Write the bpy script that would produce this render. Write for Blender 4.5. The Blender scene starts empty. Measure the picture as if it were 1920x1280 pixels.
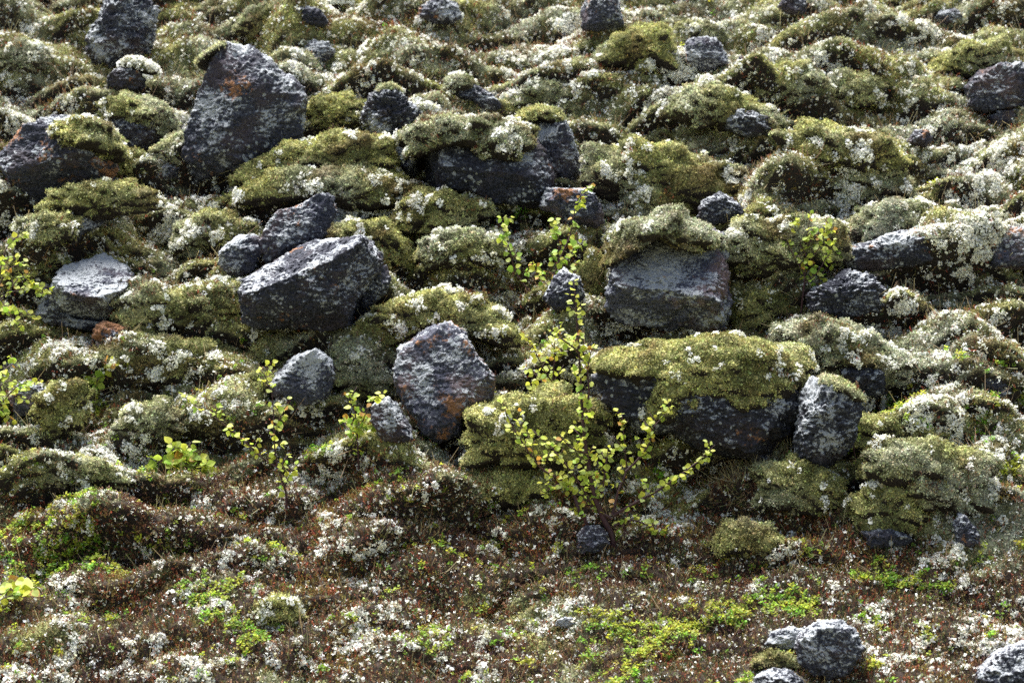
import bpy, math, random
import numpy as np
from mathutils import Vector
rng = np.random.default_rng(7)
random.seed(7)
scene = bpy.context.scene
COL = scene.collection
R = math.radians

# ------------------------------------------------------------------ camera
LENS = 106.0
FPX = 1920*LENS/36.0
cam_d = bpy.data.cameras.new('camera'); cam = bpy.data.objects.new('camera', cam_d); COL.objects.link(cam)
cam.location = (0, 0, 0); cam.rotation_euler = (R(90), 0, 0)
cam_d.lens = LENS; cam_d.sensor_width = 36; cam_d.clip_start = 0.05; cam_d.clip_end = 500
cam_d.dof.use_dof = True; cam_d.dof.focus_distance = 12.2; cam_d.dof.aperture_fstop = 3.2
scene.camera = cam

# ------------------------------------------------------------------ noise
_perm = np.random.default_rng(3).permutation(256); _perm = np.concatenate([_perm, _perm, _perm])
_g = np.random.default_rng(4).normal(size=(256, 3)); _g /= np.linalg.norm(_g, axis=1)[:, None]
_g = _g.astype(np.float32)
def perlin(p):
    p = np.asarray(p, np.float32)
    i = np.floor(p).astype(np.int64); f = p - i
    u = f*f*f*(f*(f*6-15)+10)
    i &= 255
    out = np.zeros(len(p), np.float32)
    for dx in (0, 1):
        wx = u[:, 0] if dx else 1-u[:, 0]
        for dy in (0, 1):
            wy = u[:, 1] if dy else 1-u[:, 1]
            for dz in (0, 1):
                wz = u[:, 2] if dz else 1-u[:, 2]
                h = _perm[_perm[_perm[(i[:, 0]+dx) & 255] + ((i[:, 1]+dy) & 255)] + ((i[:, 2]+dz) & 255)]
                g = _g[h]
                out += wx*wy*wz*(g[:, 0]*(f[:, 0]-dx)+g[:, 1]*(f[:, 1]-dy)+g[:, 2]*(f[:, 2]-dz))
    return out*1.6
def fbm(p, freq, octs=4, gain=.5, off=0.0):
    s = 0; a = 1; t = 0
    p = np.asarray(p, np.float32)*freq + off
    for k in range(octs):
        s = s + a*perlin(p*(2.03**k) + 17.3*k); t += a; a *= gain
    return s/t
def billow(p, freq, octs=3, gain=.5, off=0.0):
    s = 0; a = 1; t = 0
    p = np.asarray(p, np.float32)*freq + off
    for k in range(octs):
        s = s + a*np.abs(perlin(p*(2.03**k) + 11.7*k))*2.; t += a; a *= gain
    return s/t
def sstep(a, b, x):
    t = np.clip((x-a)/(b-a), 0, 1); return t*t*(3-2*t)

# ------------------------------------------------------------------ terrain height
SL = math.tan(R(38))
def base_h(x, y):
    a = (y-13.0)*SL + 0.035*x
    b = -1.72 + 0*y
    k = 6.0
    h = np.logaddexp(a*k, b*k)/k
    # the hill eases off far above the picture
    return np.where(y > 19, np.minimum(h, 19*SL-13*SL + (y-19)*.35 + .035*x), h)
def P3(x, y, z=0):
    return np.stack([x, y, np.zeros_like(x)+z], 1)
def surf(x, y):
    """ground point for every (x, y): slope + cushions that lean downhill over their own feet"""
    x = np.asarray(x, float); y = np.asarray(y, float)
    rough = sstep(11.25, 12.7, y)*.72+.28
    q = P3(x, y)
    w = .12*np.stack([fbm(q, 2.5, 2, .5, 3), fbm(q, 2.5, 2, .5, 44), 0*x], 1); q = q+w
    h = base_h(x, y) + .12*fbm(q, .9, 2)
    b1 = billow(q*[.55, 1.5, 1], 2.4, 1, .45, 5.0); b2 = billow(q*[.5, 1.45, 1], 4.4, 1, .5, 9.0)
    gap = sstep(-.15, .25, fbm(q, 2.0, 2, .5, 63))
    b = rough*(.17*(b1-.30) + .09*(b2-.30) - gap*(.055*np.exp(-(b1/.10)**2) + .035*np.exp(-(b2/.13)**2)))
    b = b + (.5+.5*rough)*(.024*(billow(q*[.7, 1.5, 1], 11, 1, .5, 19.0)-.3) + .016*fbm(q, 26, 3, .6))
    return x, y-1.15*b*rough*(1-.45*sstep(13.2, 15.2, y)), h+b*(.75+.1*sstep(13.2, 15.2, y))*(1-.25*sstep(13.5, 15.5, y))
def proj(p):
    return 960 + FPX*p[:, 0]/p[:, 1], 640 - FPX*p[:, 2]/p[:, 1]

CNT = {}
# ------------------------------------------------------------------ mesh helper
def mk_mesh(name, parts, mats, parent=None, loc=None):
    """parts: list of (verts, faces(n,k), point colours or None, material index, smooth)"""
    me = bpy.data.meshes.new(name)
    nv = sum(len(p[0]) for p in parts)
    me.vertices.add(nv)
    co = np.concatenate([np.asarray(p[0], np.float32) for p in parts])
    if loc is not None: co = co - np.asarray(loc, np.float32)
    me.vertices.foreach_set('co', co.ravel())
    starts = []; loops = []; mi = []; sm = []; o = 0; ls = 0
    for (v, f, c, m, s) in parts:
        f = np.asarray(f, np.int64); k = f.shape[1]; n = len(f)
        loops.append((f+o).ravel()); starts.append(ls + np.arange(n)*k); ls += n*k
        mi.append(np.full(n, m)); sm.append(np.full(n, s)); o += len(v)
    loops = np.concatenate(loops).astype(np.int32); starts = np.concatenate(starts).astype(np.int32)
    me.loops.add(len(loops)); me.loops.foreach_set('vertex_index', loops)
    me.polygons.add(len(starts)); me.polygons.foreach_set('loop_start', starts)
    me.polygons.foreach_set('material_index', np.concatenate(mi).astype(np.int32))
    me.update(calc_edges=True)
    me.polygons.foreach_set('use_smooth', np.concatenate(sm).astype(bool))
    if any(p[2] is not None for p in parts):
        at = me.color_attributes.new('Col', 'FLOAT_COLOR', 'POINT')
        cc = [np.asarray(p[2], np.float32) if p[2] is not None else np.full((len(p[0]), 3), .5, np.float32) for p in parts]
        cc = np.concatenate(cc); cc = np.concatenate([cc, np.ones((len(cc), 1), np.float32)], 1)
        at.data.foreach_set('color', cc.ravel())
    for m in mats: me.materials.append(m)
    me.update(); CNT[name.split('.')[0]] = CNT.get(name, 0)+nv
    ob = bpy.data.objects.new(name, me); COL.objects.link(ob)
    if loc is not None and parent is None: ob.location = loc
    if parent is not None: ob.parent = parent
    return ob

# ------------------------------------------------------------------ materials
def new_mat(name):
    m = bpy.data.materials.new(name); m.use_nodes = True
    nt = m.node_tree; b = nt.nodes['Principled BSDF']
    b.inputs['Roughness'].default_value = .9
    b.inputs['Specular IOR Level'].default_value = .15
    return m, nt, b
def veg_mat(name, transl=0.0, rough=.9, spec=.15):
    m, nt, b = new_mat(name)
    a = nt.nodes.new('ShaderNodeAttribute'); a.attribute_name = 'Col'
    nt.links.new(a.outputs['Color'], b.inputs['Base Color'])
    b.inputs['Roughness'].default_value = rough; b.inputs['Specular IOR Level'].default_value = spec
    if transl > 0:
        t = nt.nodes.new('ShaderNodeBsdfTranslucent'); mx = nt.nodes.new('ShaderNodeMixShader')
        mx.inputs[0].default_value = transl
        nt.links.new(a.outputs['Color'], t.inputs['Color'])
        nt.links.new(b.outputs[0], mx.inputs[1]); nt.links.new(t.outputs[0], mx.inputs[2])
        nt.links.new(mx.outputs[0], nt.nodes['Material Output'].inputs['Surface'])
    return m
M_MOSS = veg_mat('moss_blades', .15)
M_LICH = veg_mat('lichen_white', .2)
M_HEATH = veg_mat('heather_sprigs', .1)
M_LEAF = veg_mat('leaf_green', .5, .55, .3)
M_BARK = veg_mat('bark', 0, .7, .3)
M_GRASS = veg_mat('dry_grass', .2)
def turf_mat(name):
    m, nt, b = new_mat(name)
    a = nt.nodes.new('ShaderNodeAttribute'); a.attribute_name = 'Col'
    g = nt.nodes.new('ShaderNodeNewGeometry')
    n = nt.nodes.new('ShaderNodeTexNoise'); n.inputs['Scale'].default_value = 160; n.inputs['Detail'].default_value = 4
    nt.links.new(g.outputs['Position'], n.inputs['Vector'])
    r = nt.nodes.new('ShaderNodeMapRange'); r.inputs[1].default_value = .3; r.inputs[2].default_value = .7
    r.inputs[3].default_value = .45; r.inputs[4].default_value = 1.5
    nt.links.new(n.outputs['Fac'], r.inputs[0])
    mu = nt.nodes.new('ShaderNodeVectorMath'); mu.operation = 'SCALE'
    nt.links.new(a.outputs['Color'], mu.inputs[0]); nt.links.new(r.outputs[0], mu.inputs['Scale'])
    nt.links.new(mu.outputs[0], b.inputs['Base Color'])
    bp = nt.nodes.new('ShaderNodeBump'); bp.inputs['Strength'].default_value = .7; bp.inputs['Distance'].default_value = .006
    nt.links.new(n.outputs['Fac'], bp.inputs['Height']); nt.links.new(bp.outputs[0], b.inputs['Normal'])
    return m
M_TURF = turf_mat('turf')
_rm = {}
def rock_mat(pale, orange, bright=1.0, brown=.4):
    key = (pale, orange, bright, brown)
    if key in _rm: return _rm[key]
    m, nt, b = new_mat('basalt'); L = nt.links.new; N = nt.nodes.new
    b.inputs['Roughness'].default_value = .85; b.inputs['Specular IOR Level'].default_value = .3
    g = N('ShaderNodeNewGeometry')
    def noise(scale, det=5, off=0, rough=.6):
        mp = N('ShaderNodeMapping'); mp.inputs['Location'].default_value = (off, off*.7, off*1.3)
        L(g.outputs['Position'], mp.inputs[0])
        n = N('ShaderNodeTexNoise'); n.inputs['Scale'].default_value = scale; n.inputs['Detail'].default_value = det
        n.inputs['Roughness'].default_value = rough
        L(mp.outputs[0], n.inputs['Vector']); return n.outputs['Fac']
    def rng_(x, a, c, lo=0, hi=1):
        r = N('ShaderNodeMapRange'); r.inputs[1].default_value = a; r.inputs[2].default_value = c
        r.inputs[3].default_value = lo; r.inputs[4].default_value = hi; L(x, r.inputs[0]); return r.outputs[0]
    def mth(op, a, c):
        n = N('ShaderNodeMath'); n.operation = op
        for i, v in enumerate((a, c)):
            if isinstance(v, (int, float)): n.inputs[i].default_value = v
            else: L(v, n.inputs[i])
        return n.outputs[0]
    def mix(f, a, c):
        n = N('ShaderNodeMix'); n.data_type = 'RGBA'; L(f, n.inputs[0])
        for i, v in ((6, a), (7, c)):
            if isinstance(v, tuple): n.inputs[i].default_value = (*v, 1)
            else: L(v, n.inputs[i])
        return n.outputs[2]
    s = bright*1.15
    grit = noise(90, 6, 3)
    c = mix(rng_(grit, .35, .65), (.010*s, .012*s, .020*s), (.062*s, .064*s, .090*s))
    c = mix(rng_(noise(5, 4, 11), .5, .62, 0, brown), c, (.095*s, .066*s, .066*s))
    # pale crusts: small flecks gathered in patches
    patch = noise(7, 4, 21); fleck = noise(75, 5, 31, .7)
    sx = N('ShaderNodeSeparateXYZ'); L(g.outputs['Normal'], sx.inputs[0])
    up = rng_(sx.outputs['Z'], -.5, .8, -.11, .09)
    pf = mth('ADD', mth('ADD', mth('MULTIPLY', patch, 1.2), fleck), up)
    vo = N('ShaderNodeTexVoronoi'); vo.inputs['Scale'].default_value = 34; vo.inputs['Randomness'].default_value = 1
    L(g.outputs['Position'], vo.inputs['Vector'])
    dots = mth('ADD', mth('SUBTRACT', .30, vo.outputs['Distance']), mth('ADD', mth('MULTIPLY', mth('SUBTRACT', noise(9, 3, 81), .56), 2.0), mth('MULTIPLY', mth('SUBTRACT', fleck, .5), .5)))
    th = 1.32 - .26*pale
    c = mix(rng_(pf, th-.1, th+.02, 0, .55), c, (.12, .13, .155))
    c = mix(rng_(pf, th+.01, th+.07, 0, .95), c, (.42, .44, .46))
    c = mix(rng_(dots, .10, .15, 0, .85), c, (.40, .43, .46))
    if orange > 0:
        of = mth('ADD', mth('MULTIPLY', noise(6, 3, 41), 1.0), mth('MULTIPLY', noise(60, 5, 51), .45))
        to = .97 - .16*orange
        c = mix(rng_(of, to-.03, to+.04, 0, .85), c, (.36, .17, .075))
    L(c, b.inputs['Base Color'])
    bp = N('ShaderNodeBump'); bp.inputs['Strength'].default_value = 1.; bp.inputs['Distance'].default_value = .014
    L(mth('ADD', noise(120, 6, 61, .7), mth('MULTIPLY', pf, .4)), bp.inputs['Height']); L(bp.outputs[0], b.inputs['Normal'])
    _rm[key] = m
    return m

# ------------------------------------------------------------------ colour fields (pigment, world-anchored)
C = lambda *a: np.array(a, np.float32)
MOSS_Y, MOSS_G, MOSS_D, MOSS_B = C(.45, .44, .17), C(.45, .46, .33), C(.125, .135, .045), C(.19, .115, .05)
def lerp(a, b, t): return a + (b-a)*t[:, None]
def moss_col(p, seed=0.0, yel=0.0):
    n1 = fbm(p, 2.2, 3, .5, 31+seed); n2 = fbm(p, 9, 3, .6, 57+seed); n3 = fbm(p, 4, 2, .5, 77)
    c = lerp(np.repeat(MOSS_G[None], len(p), 0), MOSS_Y[None], sstep(-.35, .35, n1+yel))
    c = lerp(c, MOSS_D[None], .85*sstep(-.25, .5, n2+.6*n3))
    c = lerp(c, MOSS_B[None], .55*sstep(.1, .5, n3-.3*n2))
    return c*(1+.6*fbm(p, 42, 2, .6, 15)[:, None])*1.12
def jit(c, r, amt=.25):
    ch = .07 if amt > .13 else .015
    return np.clip(c*(1+amt*r.normal(size=(len(c), 1)))*(1+ch*r.normal(size=(len(c), 3))), .004, .95)

# ------------------------------------------------------------------ instancing of little shapes into one mesh (numpy)
def frames(n, r, spread):
    a = n + r.normal(size=n.shape)*spread
    a /= np.linalg.norm(a, axis=1)[:, None]+1e-9
    t = np.cross(a, r.normal(size=n.shape)); t /= np.linalg.norm(t, axis=1)[:, None]+1e-9
    return t, np.cross(a, t), a
def stamp(template, pos, nrm, scale, col, r, spread=.4, cjit=.25):
    """template: (verts k,3 ; quads m,4 ; value k) placed at pos with local z along nrm"""
    tv, tf, tc = template
    t, b, a = frames(nrm, r, spread)
    n = len(pos); k = len(tv)
    V = (tv[None, :, 0, None]*t[:, None]+tv[None, :, 1, None]*b[:, None]+tv[None, :, 2, None]*a[:, None])*np.reshape(scale, (-1, 1, 1)) + pos[:, None]
    F = (tf[None]+(np.arange(n)*k)[:, None, None]).reshape(-1, 4)
    cc = jit(col, r, cjit)
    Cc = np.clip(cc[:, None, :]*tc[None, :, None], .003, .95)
    return V.reshape(-1, 3).astype(np.float32), F, Cc.reshape(-1, 3).astype(np.float32)
def cat(lst):
    V = []; F = []; Cc = []; o = 0
    for v, f, c in lst:
        V.append(v); F.append(f+o); Cc.append(c); o += len(v)
    return np.concatenate(V), np.concatenate(F), np.concatenate(Cc)
def T_blades(k, r, w=.16, spread=.5, lo=.15):
    V = []; F = []; c = []
    for i in range(k):
        o = r.normal(size=3)*[.35, .35, 0]; d = np.array([0, 0, 1.])+r.normal(size=3)*[spread, spread, .1]; d *= .7+.5*r.random()
        s = np.cross(d, r.normal(size=3)); s = s/np.linalg.norm(s)*w
        j = len(V)
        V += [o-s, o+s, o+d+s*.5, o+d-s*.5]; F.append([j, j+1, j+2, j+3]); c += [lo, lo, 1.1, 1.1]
    return np.array(V), np.array(F), np.array(c)
def T_flakes(k, r, rad=1., size=.4, dome=.6):
    V = []; F = []; c = []
    for i in range(k):
        a = r.random()*6.28; q = rad*math.sqrt(r.random())
        o = np.array([q*math.cos(a), q*math.sin(a), dome*math.sqrt(max(0, 1-(q/rad)**2))*(.3+.7*r.random())])
        n = np.array([0, 0, 1.])+r.normal(size=3)*.7; n /= np.linalg.norm(n)
        u = np.cross(n, r.normal(size=3)); u /= np.linalg.norm(u); v = np.cross(n, u)
        s = size*(.5+.9*r.random()); e = .35+.5*r.random()
        j = len(V); sh = .75+.35*r.random()
        V += [o-u*s*e, o-v*s*.9, o+u*s*e*1.1, o+v*s]; F.append([j, j+1, j+2, j+3]); c += [sh]*4
    return np.array(V), np.array(F), np.array(c)
def T_sprig(k, r, leaf=.16):
    V = [np.array([-.025, 0, 0]), np.array([.025, 0, 0]), np.array([.015, .0, 1.]), np.array([-.015, 0, 1.])]; F = [[0, 1, 2, 3]]; c = [.5, .5, .8, .8]
    for i in range(k):
        h = .25+.8*(i+r.random())/k; a = i*2.4+r.random()
        d = np.array([math.cos(a), math.sin(a), .9]); d /= np.linalg.norm(d)
        o = np.array([0, 0, h]); s = np.cross(d, r.normal(size=3)); s = s/np.linalg.norm(s)*leaf*.33
        l = leaf*(1+.8*r.random()); j = len(V)
        V += [o, o+d*l*.5+s, o+d*l, o+d*l*.5-s]; F.append([j, j+1, j+2, j+3]); sh = .6+.6*h; c += [sh]*4
    return np.array(V), np.array(F), np.array(c)
def T_leafsprig(k, r, leaf=.42):
    V = [np.array([-.02, 0, 0]), np.array([.02, 0, 0]), np.array([.015, .0, .8]), np.array([-.015, 0, .8])]; F = [[0, 1, 2, 3]]; c = [.25, .2, .3, .3]
    for i in range(k):
        a = i*2.4+r.random(); h = .3+.6*r.random()
        d = np.array([math.cos(a), math.sin(a), .25+.4*r.normal()]); d /= np.linalg.norm(d)
        o = np.array([0, 0, h])+d*.12; n = np.array([0, 0, 1.])+r.normal(size=3)*.35
        s = np.cross(d, n); s = s/np.linalg.norm(s)*leaf*.42; up = np.cross(s, d)
        up = up/np.linalg.norm(up)*leaf*.08
        l = leaf*(.8+.5*r.random()); j = len(V); sh = .8+.35*r.random()
        # two quads folded along the midrib, rounded outline
        V += [o, o+d*l*.35+s+up, o+d*l*.8+s*.7+up, o+d*l, o+d*l*.8-s*.7+up, o+d*l*.35-s+up]
        F += [[j, j+1, j+2, j+3], [j, j+3, j+4, j+5]]; c += [sh]*6
    return np.array(V), np.array(F), np.array(c)
tr = np.random.default_rng(11)
def T_tuft(r):
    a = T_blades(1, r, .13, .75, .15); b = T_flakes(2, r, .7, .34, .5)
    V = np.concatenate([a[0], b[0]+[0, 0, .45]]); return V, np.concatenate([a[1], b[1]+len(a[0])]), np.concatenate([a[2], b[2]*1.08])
TB = [T_tuft(tr) for _ in range(8)]
TL = [T_flakes(9, tr, 1., .44, .8) for _ in range(8)]
TLs = [T_flakes(4, tr, .7, .5, .5) for _ in range(5)]
TH = [T_sprig(8, tr) for _ in range(8)]
TV = [T_leafsprig(6, tr) for _ in range(7)]
TG = [T_blades(4, tr, .02, .45, .7) for _ in range(5)]
def multi(templates, pos, nrm, scale, col, r, spread=.4, cjit=.25):
    out = []; k = len(templates); idx = r.integers(0, k, len(pos)); scale = np.broadcast_to(scale, (len(pos),))
    for i in range(k):
        m = idx == i
        if m.any(): out.append(stamp(templates[i], pos[m], nrm[m], scale[m], col[m], r, spread, cjit))
    return cat(out)
HEA = 1.55*np.array([[.10, .045, .024], [.16, .08, .04], [.05, .025, .028], [.11, .10, .03], [.20, .125, .075], [.05, .07, .03], [.09, .045, .02], [.20, .055, .03], [.16, .12, .035]], np.float32)
def heath_col(p, r):
    n = (fbm(p, 3.5, 3, .6, 91)+.5)*len(HEA)*1.1 + r.normal(size=len(p))*1.3
    return HEA[np.clip(n, 0, len(HEA)-1).astype(int)]
def lich_col(n, r):
    t = r.random(n)
    c = np.repeat(C(.90, .89, .78)[None], n, 0)
    c[t > .8] = C(.70, .72, .68); c[t > .93] = C(.62, .60, .42)
    return c

def sample(V, F, dens, r):
    """random points on quads; F (n,4)"""
    a, b, c, d = (V[F[:, i]] for i in range(4))
    cr = np.cross(c-a, d-b); ar = .5*np.linalg.norm(cr, axis=1)
    n = r.poisson(ar*dens); idx = np.repeat(np.arange(len(F)), n)
    u = r.random(len(idx))[:, None]; v = r.random(len(idx))[:, None]
    p = a[idx]*(1-u)*(1-v)+b[idx]*u*(1-v)+c[idx]*u*v+d[idx]*(1-u)*v
    nn = cr[idx]/(2*ar[idx][:, None]+1e-12)
    return p, nn

# ------------------------------------------------------------------ ground sheet
def stretch(n, half, far):
    """even spacing inside +-half, growing to +-far"""
    core = np.linspace(-half, half, n); st = core[1]-core[0]; e = []; x = half
    while x < far:
        st *= 1.22; x += st; e.append(x)
    e = np.array(e); return np.concatenate([-e[::-1], core, e])
xs = stretch(600, 3.4, 70)
ycore = np.linspace(10.3, 16.9, 780); st = .0103; ea = []; y = 16.9; s_ = st
while y < 90: s_ *= 1.22; y += s_; ea.append(y)
eb = []; y = 10.3; s_ = st
while y > -60: s_ *= 1.22; y -= s_; eb.append(y)
ys = np.concatenate([np.array(eb)[::-1], ycore, np.array(ea)])
GX, GY = np.meshgrid(xs, ys)
gx = GX.ravel(); gy = GY.ravel()
GV = np.stack(surf(gx, gy), 1)
# nearest ground depth seen through each small cell: where things stand
_px, _py = proj(GV); _m = (gy > 10.2) & (gy < 17.5) & (np.abs(gx) < 3.5) & (_px > -400) & (_px < 2300) & (_py > -200) & (_py < 1500)
_ci = ((_px[_m]+400)//6).astype(int)*400+((_py[_m]+200)//6).astype(int)
_zb = np.full(460*400, 1e9); np.minimum.at(_zb, _ci, GV[_m, 1])
def hit(px, py):
    i, j = int((px+400)//6), int((py+200)//6); c = []
    for a in (-1, 0, 1):
        for b in (-1, 0, 1):
            z = _zb[(i+a)*400+j+b]
            if z < 1e8: c.append(z)
    Y = float(np.median(c)) if c else 12.5
    return np.array([(px-960)/FPX*Y, Y, -(py-640)/FPX*Y])
nx = len(xs); ny = len(ys)
i = (np.arange(ny-1)[:, None]*nx+np.arange(nx-1)[None]).ravel()
GF = np.stack([i, i+1, i+nx+1, i+nx], 1)

def smooth_blob(px, py, L):
    s = 0
    for (cx, cy, rx, ry, w) in L: s = s + w*np.exp(-(((px-cx)/rx)**2+((py-cy)/ry)**2))
    return s
LICH = [(1000, 110, 330, 60, .28), (1250, 150, 200, 60, .2), (1800, 420, 170, 130, .30), (1420, 340, 120, 50, .15), (1640, 735, 80, 35, .5), (1870, 900, 60, 90, .45), (670, 1210, 80, 50, .5),
        (125, 1175, 45, 30, .55), (1700, 1170, 150, 70, .25), (1000, 1190, 120, 40, .2), (600, 900, 60, 60, .25), (1230, 930, 70, 60, .35), (60, 220, 120, 60, .2), (300, 420, 120, 40, .2),
        (980, 460, 30, 20, .5), (720, 1050, 60, 20, .1), (1400, 1000, 60, 30, .1), (130, 700, 80, 30, .2), (200, 880, 120, 25, .25), (880, 600, 60, 20, .35), (1850, 1250, 150, 60, .2), (560, 700, 60, 30, .15), (380, 1250, 200, 30, .25), (40, 1270, 120, 20, .4)]
HEAT = [(500, 1050, 700, 110, .5), (1300, 1060, 400, 90, .55), (700, 960, 500, 70, .35), (1500, 1180, 300, 80, .4), (150, 560, 120, 40, .1), (430, 560, 60, 40, .35), (1650, 620, 90, 40, .35), (1750, 560, 120, 50, .2),
        (1080, 800, 60, 30, .25), (1380, 900, 40, 40, .6), (150, 650, 150, 60, .15), (1600, 320, 150, 50, .15), (1820, 1090, 200, 60, .5), (950, 600, 50, 50, .2), (560, 900, 300, 50, .3), (850, 1250, 900, 60, .5)]
MOSB = [(950, 915, 100, 35, .6), (1400, 1010, 55, 25, .6), (520, 1150, 45, 30, .6), (60, 870, 90, 22, .4), (1660, 950, 90, 50, .3), (1690, 820, 120, 50, .4), (330, 900, 30, 15, .0), (1460, 1248, 60, 20, .6), (1870, 1215, 60, 15, .4), (900, 1120, 80, 20, .2)]
GREEN = [(1210, 1225, 110, 55, .42), (1270, 1180, 60, 30, .4), (1480, 1140, 65, 28, .85), (1690, 1098, 90, 16, .65), (60, 1040, 110, 80, .42), (180, 1010, 80, 50, .25), (430, 1170, 100, 60, .3), (370, 1100, 80, 30, .2), (170, 970, 60, 30, .2), (900, 1145, 40, 15, .5),
         (800, 1225, 40, 30, .6), (960, 385, 70, 18, .5), (980, 400, 30, 25, .5), (1780, 680, 70, 20, .35), (460, 1230, 60, 30, .2), (1060, 880, 60, 40, .15), (1340, 1155, 60, 30, .5), (1740, 1240, 60, 30, .1), (310, 875, 50, 16, .5), (240, 1060, 200, 120, .12), (1200, 570, 20, 10, .2)]
gr = np.random.default_rng(21)
def fields(p):
    px, py = proj(p)
    nl = fbm(p, 3.0, 2, .5, 131); nf = fbm(p, 13, 3, .7, 171)
    lic = -.15 + .8*nl + 1.5*nf + smooth_blob(px, py, LICH)
    hea = -.36 + .6*fbm(p, 4.0, 3, .6, 211) + .5*fbm(p, 1.6, 2, .5, 213) + .35*fbm(p, 13, 2, .6, 71) + smooth_blob(px, py, HEAT) + .38*sstep(760, 1060, py) - smooth_blob(px, py, MOSB)
    gre = -.34 + .8*fbm(p, 5.0, 3, .6, 251) + .7*fbm(p, 19, 2, .6, 77) - .35*sstep(800, 500, py) + smooth_blob(px, py, GREEN)
    return lic, hea, gre
def inview(p, m=420):
    px, py = proj(p); return (px > -m) & (px < 1920+m) & (py > -260) & (py < 1500)

core = (gx > -3.6) & (gx < 3.6) & (gy > 10.2) & (gy < 17.0)
cm = core & inview(GV, 260)
gcol = np.repeat(C(.06, .05, .025)[None], len(GV), 0)
mc = moss_col(GV)*.42
_, hea_v, _ = fields(GV)
gcol = lerp(mc, C(.035, .024, .018)[None], sstep(-.1, .25, hea_v))
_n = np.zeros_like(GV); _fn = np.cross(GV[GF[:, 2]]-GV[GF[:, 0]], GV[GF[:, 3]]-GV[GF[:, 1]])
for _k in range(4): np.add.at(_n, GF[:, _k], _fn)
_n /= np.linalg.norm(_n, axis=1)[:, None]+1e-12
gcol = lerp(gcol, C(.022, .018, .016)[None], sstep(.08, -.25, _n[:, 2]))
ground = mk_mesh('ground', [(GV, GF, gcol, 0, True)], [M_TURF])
ground['kind'] = 'structure'; ground['label'] = 'mossy lava slope under the boulders'

fm = cm[GF].all(axis=1); F2 = GF[fm]
# moss blades
p, n = sample(GV, F2, 17000, gr)
lic, hea, gre = fields(p)
k = ((hea < .12) | (gr.random(len(p)) < .12)) & (n[:, 2] > -.25+.3*gr.random(len(p)))
p, n = p[k], n[k]
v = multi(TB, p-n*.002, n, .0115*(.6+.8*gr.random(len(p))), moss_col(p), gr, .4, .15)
o = mk_mesh('moss_carpet', [(*v, 0, False)], [M_MOSS]); o['kind'] = 'stuff'; o['label'] = 'olive woolly moss carpeting the slope between the boulders'; o['category'] = 'moss'
# white lichen
p, n = sample(GV, F2, 11000, gr); lic, hea, gre = fields(p); k = lic > .36 + .05*gr.normal(size=len(p)); p, n = p[k], n[k]
v1 = multi(TL, p+n*.009, n, .0125*(.5+1.0*gr.random(len(p))), lich_col(len(p), gr), gr, .4, .12)
p, n = sample(GV, F2, 1100, gr); v2 = multi(TLs, p+n*.012, n, .0095*(.5+1.0*gr.random(len(p))), lich_col(len(p), gr), gr, .5, .12)
o = mk_mesh('lichen_cover', [(*cat([v1, v2]), 0, False)], [M_LICH]); o['kind'] = 'stuff'; o['label'] = 'creamy white lichen tufts strewn through moss and heather'; o['category'] = 'lichen'
# heather / crowberry
p, n = sample(GV, F2, 10000, gr); lic, hea, gre = fields(p); k = hea + .13*gr.normal(size=len(p)) > .02; p, n = p[k], n[k]
p2, n2 = sample(GV, F2, 1800, gr); p = np.concatenate([p, p2]); n = np.concatenate([n, n2])
n = n + [0, 0, .6]
v = multi(TH, p, n, .024*(.5+.9*gr.random(len(p))), heath_col(p, gr), gr, .45, .3)
o = mk_mesh('heather_cover', [(*v, 0, False)], [M_HEATH]); o['kind'] = 'stuff'; o['label'] = 'low rusty brown heather and crowberry covering the lower slope'; o['category'] = 'heather'
# green dwarf shrubs
p, n = sample(GV, F2, 5500, gr); lic, hea, gre = fields(p); k = gre + .1*gr.normal(size=len(p)) > .08; p, n = p[k], n[k]
n = n*.6 + [0, -.1, .8]
gc = lerp(np.repeat(C(.17, .34, .03)[None], len(p), 0), C(.42, .44, .05)[None], sstep(-.4, .4, fbm(p, 6, 2, .5, 301)+.3*gr.normal(size=len(p))))
v = multi(TV, p+n*.01, n, .022*(.6+.7*gr.random(len(p))), gc, gr, .3, .2)
o = mk_mesh('bilberry_leaves', [(*v, 0, False)], [M_LEAF]); o['kind'] = 'stuff'; o['label'] = 'bright green bilberry leaves creeping through the ground cover'; o['category'] = 'dwarf shrubs'
# pale dry grass wisps
p, n = sample(GV, F2, 260, gr); px, py = proj(p)
k = gr.random(len(p)) < (.25 + 3*smooth_blob(px, py, [(1370, 880, 70, 25, 1), (1380, 940, 30, 30, 1), (1620, 1030, 80, 30, .3), (820, 1010, 80, 20, .3)])); p, n = p[k], n[k]
pp, nn = sample(GV, F2, 2500, gr); px, py = proj(pp); k = smooth_blob(px, py, [(1370, 878, 75, 16, 1), (1375, 925, 22, 35, 1)]) > .4; p = np.concatenate([p, pp[k]]); n = np.concatenate([n, nn[k]])
v = multi(TG, p, n*.4+[0, -.15, .6], .055*(.6+.8*gr.random(len(p))), np.repeat(C(.36, .29, .17)[None], len(p), 0), gr, .35, .25)
o = mk_mesh('dry_grass', [(*v, 0, False)], [M_GRASS]); o['kind'] = 'stuff'; o['label'] = 'thin dry straw grass blades hanging among the heather'; o['category'] = 'grass'

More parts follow.
